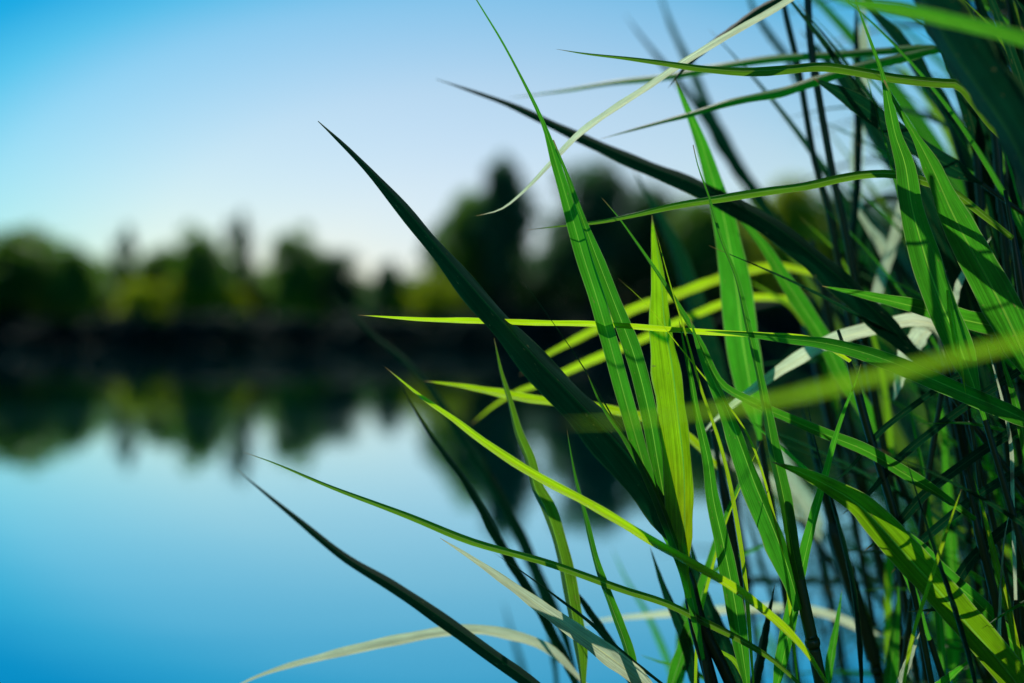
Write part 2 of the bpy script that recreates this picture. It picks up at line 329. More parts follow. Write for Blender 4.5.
# ---------------------------------------------------------------- reeds
wseed = [1]
Vc = Vector((0, 0, CAM_H))
def leaf_mesh(P, wid, tone, fold=18, twist=0, curl=.15, mat='green', n=44, roll=None, ribbed=False, dr=0):
    """P: world points tip..base (already dense), wid: widths in metres per point.  tone picks how the blade is turned to the sun."""
    n = len(P); T = [(P[min(i + 1, n - 1)] - P[max(i - 1, 0)]).normalized() for i in range(n)]
    def frame(i):
        v = (Vc - P[i]).normalized(); t = T[i]; v = (v - t * v.dot(t)).normalized(); return v, t.cross(v).normalized()
    if roll is None:
        best = None
        for k in range(-66, 67, 3):
            s_ = 0
            for i in range(n // 5, n, max(1, n // 8)):
                v, u = frame(i); nn = v * math.cos(R(k)) + u * math.sin(R(k)); d = nn.dot(S)
                if tone == 'B': s_ += -d
                elif tone == 'F': s_ += d
                elif tone == 'D': s_ += -abs(d) * 1.5
                else: s_ += -abs(-d - .45)
            s_ -= abs(k) * .004
            if best is None or s_ > best[0]: best = (s_, k)
        roll = best[1]
    roll += dr
    comp = 1 / max(.45, math.cos(R(roll)))
    vs, fs, uv = [], [], []; CS = [-1, -.78, -.54, -.28, -.035, .035, .28, .54, .78, 1]; K = 9; rs = (wseed[0] * 7.31) % 50; wseed[0] += 1
    for i in range(n):
        v, u = frame(i); tt = i / (n - 1); r_ = R(roll + twist * (tt - .5))
        nn = v * math.cos(r_) + u * math.sin(r_); ww = T[i].cross(nn).normalized(); h = wid[i] * .5 * comp
        fo = R(fold)
        for k in range(K + 1):
            c = CS[k]; a = abs(c)
            vs.append(P[i] + ww * (h * c * math.cos(fo)) - nn * (h * (a * math.sin(fo) - curl * a * (1 - a) * 1.0)) + nn * (h * .05 * math.sin(tt * (29 + rs) + k * 1.7 + rs) * a * a) + ww * (h * c * a * .07 * noise.noise(Vector((tt * 14, rs, c)))))
            uv.append((tt, c * .5 + .5))
    rib = []
    for i in range(n - 1):
        for k in range(K):
            a = i * (K + 1) + k; (rib if k == 4 and ribbed else fs).append((a, a + 1, a + K + 2, a + K + 1))
    me = new_mesh('leaf', vs, fs, [M[mat]], uvs=uv)
    if not ribbed: return me, None
    # the midrib: the central strip, a shallow ridge closing the gap between the two halves
    rv, rf, ru = [], [], []
    for i in range(n):
        A, B = Vector(vs[i * 10 + 4]), Vector(vs[i * 10 + 5]); v, u = frame(i)
        rv += [A, (A + B) / 2 + v * (B - A).length * .3, B]; tt = i / (n - 1); ru += [(tt, .2), (tt, .3), (tt, .4)]
    for i in range(n - 1):
        for k in range(2): a = i * 3 + k; rf.append((a, a + 1, a + 4, a + 3))
    return me, new_mesh('midrib', rv, rf, [M['rib_dark' if mat == 'dark' else ('rib_pale' if mat == 'pale' else 'rib')]], uvs=ru)
def prof(t, tp, bn):
    a = (min(1, t / tp)) ** .85
    if t > .78: a *= 1 + (bn - 1) * ((t - .78) / .22) ** 1.3
    return max(a, .02)
def wprof(t, wp):
    for (a, x), (b, y) in zip(wp[:-1], wp[1:]):
        if t <= b: u = (t - a) / (b - a); return x + (y - x) * u * u * (3 - 2 * u)
    return wp[-1][1]
def leaf_from(pts, wpx, tone='B', wp=None, s=.75, mat='green', fold=18, twist=0, tp=.6, bn=.8, extra=None, n=46, roll=None, dr=0, endw=None):
    s0, s1 = (s if isinstance(s, tuple) else (s, s)); m = len(pts)
    L_ = [0.0]
    for a, b in zip(pts[:-1], pts[1:]): L_.append(L_[-1] + math.hypot(a[0] - b[0], a[1] - b[1]))
    W = [at(p[0], p[1], s0 + (s1 - s0) * l / L_[-1]) for p, l in zip(pts, L_)]
    if extra is not None: W.append(extra)
    P = catmull(W, n); Ls = sum((b - a).length for a, b in zip(P[:-1], P[1:]))
    wid = []
    for i, p in enumerate(P):
        dep = p.y
        wid.append(pxw(wpx, dep) * (wprof(i / (n - 1), wp) if wp else prof(i / (n - 1), tp, bn)))
    if endw:
        for i in range(n):
            t = i / (n - 1)
            if t > .84: u = (t - .84) / .16; u = u * u * (3 - 2 * u); wid[i] = wid[i] * (1 - u) + min(wid[i], endw) * u
    return leaf_mesh(P, wid, tone, fold, twist, mat=mat, roll=roll, ribbed=wpx >= 13, dr=dr), P
def stem_mesh(P, r0, r1, mat, nodes_=True, seed=0):
    rd = random.Random(seed); n = len(P); L_ = [0.0]
    for a, b in zip(P[:-1], P[1:]): L_.append(L_[-1] + (b - a).length)
    rads = []; nxt = .09
    for i in range(n):
        rads.append((r0 + (r1 - r0) * L_[i] / L_[-1]) * min(1, .6 + L_[i] / .09))
    # insert node rings every ~14 cm
    PP, RR = [], []; pos = rd.uniform(.04, .12); i = 0
    for i in range(n):
        PP.append(P[i]); RR.append(rads[i])
        if i < n - 1:
            while nodes_ and L_[i] < pos <= L_[i + 1]:
                f = (pos - L_[i]) / (L_[i + 1] - L_[i]); q = P[i].lerp(P[i + 1], f); d = (P[i + 1] - P[i]).normalized(); rr = rads[i]
                for dd, k in ((-.003, 1.0), (-.0012, 1.22), (.0012, 1.22), (.003, 1.0)): PP.append(q + d * dd); RR.append(rr * k)
                pos += rd.uniform(.12, .18)
    vs, fs = tube(PP, RR, 10); return new_mesh('stem', vs, fs, [M[mat]])
def to_ground(P, d):
    """continue a stalk smoothly from P in direction d down into the soil"""
    d = d.normalized(); lean = max(-.5, min(.5, d.x / max(.25, -d.z if d.z < 0 else .25)))
    gx = P.x + lean * .35; gy = P.y + .03; gz = ground_z(gx, gy) - .05
    G = Vector((gx, gy, gz)); L_ = (G - P).length
    dd = Vector((d.x, d.y * .3, min(d.z, -.35))).normalized()
    c1 = P + dd * L_ * .33; c2 = G + Vector((0, 0, L_ * .4)); out = []
    for i in range(13):
        t = i / 12; out.append(P * (1 - t) ** 3 + c1 * 3 * t * (1 - t) ** 2 + c2 * 3 * t * t * (1 - t) + G * t ** 3)
    return out
ri = [0]
def reed(label, leaves, stem=None, s=.75, sw=8, smat='stem', group=None, cat='reed', sheath=True):
    """stem: photo points top..bottom at depth s; leaves: dicts for leaf_from (points tip..base)."""
    ri[0] += 1
    built = []; last = None
    for lf in leaves:
        k = dict(lf); p = k.pop('p'); wd = k.pop('w'); lb = k.pop('label', None); k.setdefault('s', s)
        (me, rib), P = leaf_from(p, wd, endw=pxw(sw, s) * (.7 if stem else .5), **k); built.append((me, lb, P, rib)); last = P
    if stem:
        sp = [at(a, b, s) for a, b in stem]; sp = catmull(sp, 8 * len(sp)); d = sp[-1] - sp[-4]; path = sp + to_ground(sp[-1], d)[1:]
    else:
        P = built[0][2]; d = P[-1] - P[-3]; path = to_ground(P[-1], d)
    base = Vector((path[-1].x, path[-1].y, path[-1].z + .05))
    root = thing('reed', label, cat, base, group)
    def put(name, me, lb=None):
        me.transform(Matrix.Translation(-base)); o = link(name, me, root)
        if lb: o['label'] = lb
        return o
    rr = pxw(sw, s) / 2
    put('stem', stem_mesh(path, rr * (.8 if stem else .55), rr * 1.25, smat, seed=ri[0]))
    # sheath hugging the stalk below each leaf base
    for me, lb, P, rib in built:
        lo = put('leaf', me, lb)
        if rib: rib.transform(Matrix.Translation(-base)); link('midrib', rib, lo)
        q = min(range(len(path)), key=lambda i: (path[i] - P[-1]).length)
        if sheath and (path[q] - P[-1]).length < .03 and q < len(path) - 3:
            seg = []; acc = 0; j = q
            while j < len(path) - 1 and acc < .09: seg += [path[j], (path[j] + path[j + 1]) / 2]; acc += (path[j + 1] - path[j]).length; j += 1
            if len(seg) >= 2:
                vs, fs = tube(seg, [rr * min(1.2, .75 + .1 * i) for i in range(len(seg))], 10, cap=False); put('sheath', new_mesh('sheath', vs, fs, [M['sheath']]))
    return root
def lf(p, w, tone='B', mat='green', **k): return dict(p=p, w=w, tone=tone, mat=mat, **k)

#REEDS#
exec_reeds = True
# central reed with the three great blades
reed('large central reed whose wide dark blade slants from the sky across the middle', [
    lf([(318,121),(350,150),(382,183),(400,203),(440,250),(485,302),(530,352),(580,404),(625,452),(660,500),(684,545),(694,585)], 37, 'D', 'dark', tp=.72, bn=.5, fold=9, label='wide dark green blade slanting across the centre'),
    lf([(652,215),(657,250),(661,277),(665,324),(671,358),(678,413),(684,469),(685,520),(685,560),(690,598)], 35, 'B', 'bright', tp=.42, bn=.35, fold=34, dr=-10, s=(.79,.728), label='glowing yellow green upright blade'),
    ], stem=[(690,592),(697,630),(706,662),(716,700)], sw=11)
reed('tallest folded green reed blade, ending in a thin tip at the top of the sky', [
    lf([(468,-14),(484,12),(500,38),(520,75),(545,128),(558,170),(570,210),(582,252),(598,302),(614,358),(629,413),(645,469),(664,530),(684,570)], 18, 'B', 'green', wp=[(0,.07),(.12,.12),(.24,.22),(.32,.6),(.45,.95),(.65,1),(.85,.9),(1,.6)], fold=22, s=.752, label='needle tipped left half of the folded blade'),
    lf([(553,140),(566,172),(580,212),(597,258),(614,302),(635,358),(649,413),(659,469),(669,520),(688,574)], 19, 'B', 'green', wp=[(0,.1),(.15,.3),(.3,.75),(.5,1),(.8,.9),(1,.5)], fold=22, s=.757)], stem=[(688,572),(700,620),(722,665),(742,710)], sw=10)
reed('narrow yellow green reed blade slanting from mid left down across the bright upright blades', [
    lf([(385,367),(427,402),(450,418),(485,445),(533,476),(580,501),(612,519),(645,539),(687,563),(730,587),(766,614),(803,650),(830,690)], 10, 'B', 'bright', tp=.25, fold=30, s=.72)], s=.72)
reed('long thin green blade reaching furthest left over the blue water', [
    lf([(243,452),(269,461),(326,485),(406,515),(468,540),(552,564),(619,588),(673,606),(701,620),(741,640),(769,657),(806,690)], 8, 'M', 'olive', tp=.35, fold=25, s=.735)], s=.735)
reed('straight dark reed blade at the lower left, rising from the bottom edge over blue water', [
    lf([(236,469),(269,496),(300,521),(344,556),(397,588),(450,624),(486,650),(532,683),(585,722)], 15, 'D', 'dark', tp=.6, fold=20, s=(.86,.76))], s=.76)
reed('reed with a pale grey green blade pointing up left from the bottom centre', [
    lf([(440,538),(468,556),(504,581),(548,613),(588,641),(619,664),(665,700)], 20, 'B', 'pale', tp=.75, fold=8, s=.74)], s=.74)
reed('reed with a pale arched blade drooping to the bottom edge at the lower left', [
    lf([(225,692),(258,677),(286,668),(340,655),(397,643),(433,636),(468,632),(504,636),(545,650),(590,690)], 11, 'B', 'pale', tp=.4, fold=22, s=.84)], s=.84)
reed('blurred reed with a long pale arched blade low behind the stems at bottom right', [
    lf([(568,627),(600,621),(653,616),(730,611),(769,609),(809,611),(839,620),(868,634),(898,654),(925,700)], 9, 'B', 'pale', tp=.3, s=1.0)], s=1.0)
reed('leftmost upright dark reed blade over the pale water, curving down to the bottom', [
    lf([(398,378),(410,400),(428,429),(468,482),(504,544),(539,602),(562,646),(582,700)], 11, 'D', 'dark', tp=.5, s=.86)], s=.86)
reed('blurred dark reed blade starting in front of the dark bank left of centre', [
    lf([(332,292),(350,312),(369,331),(399,355),(422,378),(448,413),(470,448),(495,486),(522,535),(540,577),(560,620),(580,690)], 11, 'D', 'dark', tp=.5, s=(1.15,.95))], s=.95)
reed('thin blurred dark reed blade between the two curving dark blades left of centre', [
    lf([(466,410),(486,460),(508,513),(528,555),(548,610),(560,700)], 7, 'D', 'dark', tp=.5, s=1.05)], s=1.05)
reed('upright reed blade, bright green on top and olive below, left of the wide dark blade', [
    lf([(494,338),(501,374),(509,401),(517,432),(528,459),(536,490),(544,505),(561,557),(570,602),(578,646),(584,700)], 16, 'M', 'olive', tp=.5, s=.79, fold=25)], s=.79)
reed('fine needle tipped reed blade standing over the water just right of the olive blade', [
    lf([(567,430),(570,450),(575,478),(584,513),(597,566),(611,605),(624,640),(640,700)], 11, 'M', 'green', tp=.8, s=.76)], s=.76)
reed('short dark blade rising behind the pale blade tip at the bottom centre', [
    lf([(556,560),(567,578),(589,607),(608,634),(645,700)], 10, 'D', 'dark', tp=.5, s=.82)], s=.82)
reed('reed with a straight thin yellow blade lying level in front of the dark far bank', [
    lf([(358,315),(422,320),(486,322),(545,324),(598,325),(640,328),(706,333),(760,336),(815,341),(850,362)], 6, 'B', 'bright', tp=.2, s=.755, fold=20, bn=.7)], stem=[(838,330),(850,365),(868,430),(890,500),(915,600),(935,700)], s=.78, sw=7)
reed('reed with a long lit green blade sloping down right across the reeds at mid height', [
    lf([(705,331),(745,334),(780,338),(824,343),(862,352),(897,364),(932,379),(962,392),(1020,417),(1062,440)], 18, 'M', 'green', tp=.5, s=.745, fold=15)], stem=[(1052,400),(1062,440),(1078,560),(1090,700)], s=.745, sw=9)
reed('reed with a bright yellow blade nearly level left of the wide dark blade', [
    lf([(424,381),(459,386),(499,394),(538,401),(570,404),(620,413),(680,432),(720,470)], 9, 'B', 'bright', tp=.25, s=.84)], stem=[(712,430),(720,470),(735,560),(750,700)], s=.84)
reed('upper of two blurred yellow blades sloping up right behind the tall folded blade', [
    lf([(520,375),(548,355),(572,343),(595,331),(624,315),(677,296),(721,280),(775,268),(820,275)], 10, 'B', 'bright', tp=.3, s=1.0)], stem=[(812,240),(820,275),(850,420),(880,560),(905,700)], s=1.0, smat='stem')
reed('lower of two blurred pale yellow blades sloping up right behind the wide dark blade', [
    lf([(470,425),(500,402),(516,393),(542,384),(568,372),(607,355),(648,338),(689,319),(740,300),(800,300)], 8, 'B', 'bright', tp=.35, s=1.02)], stem=[(790,270),(800,300),(830,420),(862,560),(885,700)], s=1.02)
reed('strongly blurred close reed whose wide yellow green blade runs level to the right edge', [
    lf([(560,424),(616,422),(671,416),(755,405),(810,393),(883,376),(932,364),(985,351),(1023,342),(1090,330)], 11, 'B', 'lime', tp=.5, s=.42, fold=10)], stem=[(1080,200),(1095,330),(1120,700)], s=.5)
reed('reed with a white folded blade arching over and hanging down at right', [
    lf([(700,437),(715,420),(732,406),(763,383),(796,361),(839,339),(883,327),(915,321),(935,326),(945,345),(952,380)], 14, 'B', 'pale', tp=.4, s=.84, fold=12, bn=.9),
    lf([(893,402),(898,388),(906,360),(916,344),(926,332),(938,328)], 20, 'B', 'pale', tp=.55, s=.85, bn=.4, fold=10, label='folded hanging end of the white blade')],
    stem=[(930,280),(940,330),(958,420),(980,540),(1000,700)], s=.85)
reed('reed with a white and green upright strip of blade behind the white arched blade', [
    lf([(860,352),(866,338),(872,321),(880,288),(891,254),(903,210),(910,180)], 12, 'B', 'pale', tp=.4, s=.95, bn=.8)], stem=[(906,150),(912,190),(935,330),(965,500),(990,700)], s=.95)
reed('broad emerald blade with a dark needle tip, left of the two big upper right blades', [
    lf([(855,-2),(859,10),(872,45),(883,76),(889,105),(896,137),(904,160),(912,208),(921,242),(931,275),(942,305),(955,335),(972,380),(985,420)], 30, 'B', 'green', wp=[(0,.05),(.17,.12),(.3,.42),(.45,.72),(.62,1),(.8,.95),(1,.5)], s=.75, fold=9)], s=.75)
reed('broad sunlit blade, right one of the two big blades at upper right', [
    lf([(884,80),(896,104),(908,124),(922,148),(935,174),(950,208),(966,240),(987,278),(1006,315),(1022,350),(1040,400)], 38, 'B', 'green', wp=[(0,.05),(.15,.16),(.3,.5),(.5,.85),(.72,1),(1,.6)], s=.74, fold=6)], s=.74)
reed('reed with a level emerald blade crossing behind the two big blades', [
    lf([(822,286),(868,296),(912,306),(956,318),(997,327),(1045,338)], 20, 'B', 'green', tp=.6, s=.78, fold=8)], stem=[(1040,290),(1048,340),(1065,480),(1085,700)], s=.78)
reed('reed with a big lit blade banded by narrow shadows in the lower right corner', [
    lf([(772,462),(800,472),(832,488),(860,506),(884,531),(911,561),(942,595),(968,625),(994,655),(1018,686),(1045,730)], 33, 'B', 'lime', tp=.35, s=.74, fold=12, bn=.9),
    lf([(850,492),(879,517),(914,545),(951,580),(981,606),(1010,640),(1040,700)], 15, 'B', 'green', tp=.3, s=.77, label='narrower green blade behind the big one')], s=.74)
reed('long green blade starting as a fine tip over the dark trees, crossing down rightwards', [
    lf([(602,198),(618,217),(636,242),(660,277),(683,314),(701,345),(721,384),(755,404),(791,420),(824,434),(868,452),(903,473),(935,492),(975,520)], 14, 'B', 'green', tp=.85, s=.765, fold=18)], stem=[(965,470),(977,525),(1000,620),(1015,700)], s=.77)
reed('thin green blade running just under the long crossing blade at right', [
    lf([(744,415),(762,431),(780,446),(809,472),(833,493),(862,513),(900,560),(930,640)], 8, 'M', 'green', tp=.5, s=.78)], s=.78)
reed('reed with a short stiff blade pointing up right over the lower right stems', [
    lf([(861,364),(855,384),(847,404),(836,437),(826,475),(817,507),(806,552),(793,614),(783,660),(772,710)], 15, 'B', 'green', tp=.75, s=.75, fold=18)], s=.75)
reed('dark stalked reed right of centre with a needle tip and a green blade beside it', [
    lf([(693,145),(697,163),(709,198),(721,239),(736,277),(747,324),(756,362),(766,411),(774,455),(783,495),(790,535),(799,580)], 17, 'M', 'green', wp=[(0,.06),(.25,.22),(.5,.45),(.75,.85),(1,.9)], s=(.75,.742), fold=25),
    lf([(690,318),(700,348),(712,377),(724,402),(740,443),(755,484),(770,520),(786,562),(800,610)], 23, 'M', 'green', tp=.55, s=.745, bn=.4, fold=22, label='wide green blade left of the stalk')],
    stem=[(782,488),(790,532),(801,589),(813,645),(824,700)], sw=15, s=.75, sheath=False)
reed('reed with a wide glowing green blade standing upright behind the needle tipped reed', [
    lf([(674,78),(682,97),(690,115),(702,145),(713,180),(723,214),(730,248),(737,292),(742,336),(750,385),(760,440)], 33, 'B', 'green', tp=.62, s=.86, bn=.8, fold=10)], s=.86)
reed('reed with a green blade slanting down right behind the upper middle stems', [
    lf([(722,198),(744,222),(765,248),(785,280),(806,312),(824,340),(842,376),(862,405),(885,450)], 17, 'B', 'green', tp=.4, s=.88)], s=.88)
reed('blurred dark blade behind the crossing light blade, left of the wide glowing blade', [
    lf([(633,168),(642,186),(660,218),(677,254),(689,292),(700,324),(712,370),(725,440)], 21, 'M', 'dark', tp=.5, s=1.1)], s=1.1)
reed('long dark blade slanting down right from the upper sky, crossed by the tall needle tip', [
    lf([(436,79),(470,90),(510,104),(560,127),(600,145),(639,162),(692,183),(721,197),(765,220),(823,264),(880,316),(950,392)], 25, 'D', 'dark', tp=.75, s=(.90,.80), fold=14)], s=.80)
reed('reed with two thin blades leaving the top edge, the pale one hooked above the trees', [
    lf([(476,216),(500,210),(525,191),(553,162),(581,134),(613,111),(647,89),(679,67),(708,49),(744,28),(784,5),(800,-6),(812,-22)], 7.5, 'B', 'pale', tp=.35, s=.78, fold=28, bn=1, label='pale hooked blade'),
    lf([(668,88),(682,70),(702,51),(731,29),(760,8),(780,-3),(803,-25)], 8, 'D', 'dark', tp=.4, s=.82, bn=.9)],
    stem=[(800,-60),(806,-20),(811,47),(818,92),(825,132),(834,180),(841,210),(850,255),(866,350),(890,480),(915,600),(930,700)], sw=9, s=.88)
reed('reed with the level olive blade that kinks sharply downward at its right end', [
    lf([(556,49),(581,53),(626,58),(665,63),(702,68),(744,71),(784,69),(823,66),(859,71),(899,78),(938,82),(959,84),(975,102),(991,124),(1013,147),(1040,180)], 10, 'M', 'olive', tp=.4, s=.755, bn=.35, fold=22)], stem=[(1030,120),(1042,185),(1060,400),(1080,700)], s=.76)
reed('reed with the dark level blade just above the olive one, starting blurred in the sky', [
    lf([(508,98),(560,91),(613,82),(665,76),(718,66),(771,58),(833,54),(885,50),(938,47),(985,55)], 8, 'D', 'green', tp=.4, s=(.98,.84))], stem=[(975,10),(986,60),(1005,250),(1030,480),(1050,700)], s=.84)
reed('reed with a thin blade rising to the right below the olive blade', [
    lf([(600,139),(652,124),(692,113),(731,101),(784,90),(820,78),(859,66),(899,57),(935,49),(965,46)], 10, 'D', 'green', tp=.5, s=.84)], stem=[(958,5),(966,50),(985,250),(1010,480),(1030,700)], s=.86)
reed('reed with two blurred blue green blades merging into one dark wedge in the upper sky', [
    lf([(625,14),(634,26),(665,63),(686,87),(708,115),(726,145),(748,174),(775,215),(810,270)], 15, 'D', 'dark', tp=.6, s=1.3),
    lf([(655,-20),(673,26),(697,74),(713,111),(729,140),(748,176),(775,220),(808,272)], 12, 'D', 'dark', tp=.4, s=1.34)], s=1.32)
reed('dark thin upright stalk leftmost in the upper right sky', [
    lf([(742,-30),(757,12),(775,38),(791,60),(800,90)], 8, 'D', 'dark', tp=.5, s=1.2)],
    stem=[(778,-30),(785,11),(798,66),(806,113),(814,158),(827,204),(836,248),(850,320),(880,450),(905,600),(920,700)], sw=8, s=.92)
reed('dark upright reed with a blurred pale strip beside its stalk in the upper right sky', [
    lf([(864,-20),(864,26),(866,70),(862,105),(858,160),(858,230)], 12, 'B', 'pale', tp=.3, s=1.1),
    lf([(857,-10),(855,30),(855,79),(856,132),(855,180),(850,250)], 8, 'D', 'dark', tp=.3, s=.95)],
    s=1.0, stem=[(850,200),(858,280),(872,380),(890,500),(905,700)])
reed('bright green blurred reed blade entering from the top and sloping to the right edge', [
    lf([(815,-14),(833,-3),(885,8),(938,19),(991,31),(1030,42),(1085,62)], 15, 'B', 'green', tp=.3, s=.56)], stem=[(1080,-20),(1090,70),(1110,400),(1130,700)], s=.56)
reed('close dark reed whose very broad blade fills the top right corner', [
    lf([(880,-60),(905,-25),(930,12),(955,55),(985,98),(1012,140),(1035,200),(1055,280)], 50, 'D', 'dark', tp=.3, s=.62, fold=12, bn=.8)], s=.62)
reed('dark reed blade left of the very broad one at the top right', [
    lf([(848,-30),(872,13),(899,45),(925,87),(946,119),(962,169),(975,230),(990,300)], 16, 'D', 'dark', tp=.3, s=.9)], s=.9)
reed('dark wedge shaped blade behind the needle tips in the upper right', [
    lf([(800,30),(833,74),(859,116),(885,158),(910,205),(935,270)], 24, 'D', 'dark', tp=.5, s=1.0)], s=1.0)
reed('rightmost pair of dark upright blades at the top right edge', [
    lf([(968,-30),(975,0),(988,40),(996,74),(1004,130),(1012,220)], 15, 'D', 'dark', tp=.3, s=.85),
    lf([(1000,-40),(1008,0),(1014,40),(1018,90),(1016,220)], 12, 'D', 'dark', tp=.3, s=.85)], s=.85)
reed('long light green blade lying almost level across the tops of the dark trees', [
    lf([(527,230),(560,226),(598,222),(633,215),(677,205),(721,198),(765,191),(809,185),(840,178),(865,174),(897,174),(928,182),(953,192),(985,216),(1013,238)], 9, 'M', 'olive', tp=.4, s=.76, fold=22, bn=.9)], stem=[(1005,190),(1014,240),(1035,400),(1055,700)], s=.78)
reed('striped upright green blade between the glowing yellow blade and the dark needle tipped stalk', [
    lf([(679,320),(685,350),(691,377),(696,408),(702,433),(708,460),(713,497),(724,547),(735,603),(743,655),(750,705)], 20, 'B', 'green', tp=.65, s=.755, fold=30)], s=.755)
reed('small pointed green blade in front of the wide dark blade, right of centre', [
    lf([(586,371),(602,405),(627,441),(649,480),(668,525),(690,590),(704,660)], 10, 'M', 'green', tp=.5, s=.735)], s=.735)
reed('pale broad blurred blade glimpsed behind the lower right stems', [
    lf([(776,440),(782,455),(791,480),(808,505),(818,545)], 17, 'B', 'pale', tp=.3, s=1.15)], s=1.15)
reed('pale short blurred blade behind the striped upright blade', [
    lf([(700,450),(718,457),(738,466),(765,478),(800,520)], 10, 'B', 'pale', tp=.3, s=1.1)], s=1.1)
reed('dark leaning stalk with water showing on both sides at the bottom right', [
    lf([(800,400),(812,450),(825,500),(832,525)], 10, 'D', 'dark', tp=.5, s=.9)], stem=[(822,490),(841,554),(858,607),(874,661),(884,700)], sw=13, s=.9)
reed('short green blade with an orange tip standing over the water at bottom right', [
    lf([(898,582),(898,600),(896,622),(892,661),(888,705)], 14, 'M', 'green', tp=.7, s=.85)], s=.85)
reed('pair of thin lit blades crossing the shadow banded blade at bottom right', [
    lf([(962,488),(957,502),(946,535),(934,572),(925,599),(914,634),(905,680),(900,710)], 4, 'B', 'bright', tp=.3, s=.71),
    lf([(920,632),(914,650),(906,672),(896,700)], 8, 'B', 'pale', tp=.5, s=.73)], s=.71, sw=4)
reed('thin lit leaning blade near the right edge of the lower right corner', [
    lf([(974,478),(986,521),(994,554),(1005,594),(1016,642),(1026,690)], 7, 'B', 'bright', tp=.4, s=.76)], s=.76)
reed('short lit blade pointing up right at the bottom edge of the right corner', [
    lf([(974,658),(958,672),(940,690),(915,720)], 10, 'B', 'green', tp=.5, s=.76)], s=.76)
reed('fallen dark stalk lying level over the water behind the lower right stems', [
    lf([(700,577),(738,579),(775,580),(809,580),(850,581),(895,583),(940,600)], 8, 'D', 'dark', tp=.15, s=1.2)], s=1.2)
reed('narrow yellow blade hanging below the left big emerald blade', [
    lf([(966,395),(962,370),(957,345),(952,318),(948,290)], 6, 'B', 'bright', tp=.5, s=.735)], stem=[(946,270),(950,300),(975,450),(1000,700)], s=.78, sw=5)
reed('pair of thin pale upright blades in the dark mass near the right edge', [
    lf([(986,340),(991,358),(1003,402),(1011,443),(1013,500),(1016,600)], 4, 'B', 'pale', tp=.4, s=.77),
    lf([(998,340),(1003,361),(1014,396),(1024,440),(1032,520)], 8, 'B', 'green', tp=.4, s=.76)], s=.77)
reed('green stemmed reed rising steeply from the bottom centre right of the pale blade', [
    lf([(745,470),(722,530),(705,585),(690,630),(676,672),(664,710)], 12, 'B', 'green', tp=.5, s=.82)], s=.82)
reed('broad dark blade low in the centre behind the forked stems', [
    lf([(690,540),(704,597),(720,635),(736,672),(748,710)], 24, 'M', 'dark', tp=.5, s=.84)], s=.84)
reed('narrow dark blade leaning right between the low stems at bottom centre', [
    lf([(775,585),(770,605),(763,637),(755,676),(748,710)], 10, 'D', 'dark', tp=.5, s=.79)], s=.79)
reed('hair thin blade tip crossing the dark bank above the level yellow blade', [
    lf([(514,268),(545,311),(583,366),(615,420),(660,500),(700,600),(715,700)], 3.4, 'D', 'dark', tp=.8, s=.75)], s=.75, sw=4)
reed('hair thin pale blade tip poking up left of the glowing yellow blade', [
    lf([(618,278),(648,306),(671,336),(700,372),(745,430),(775,520),(800,700)], 3.6, 'B', 'bright', tp=.8, s=.745)], s=.745, sw=4)
reed('fine pale blade running down between the glowing blade and the needle tipped reed', [
    lf([(655,228),(672,290),(686,335),(700,385),(722,450),(740,540),(755,700)], 4.5, 'B', 'bright', tp=.6, s=.74)], s=.74, sw=4)

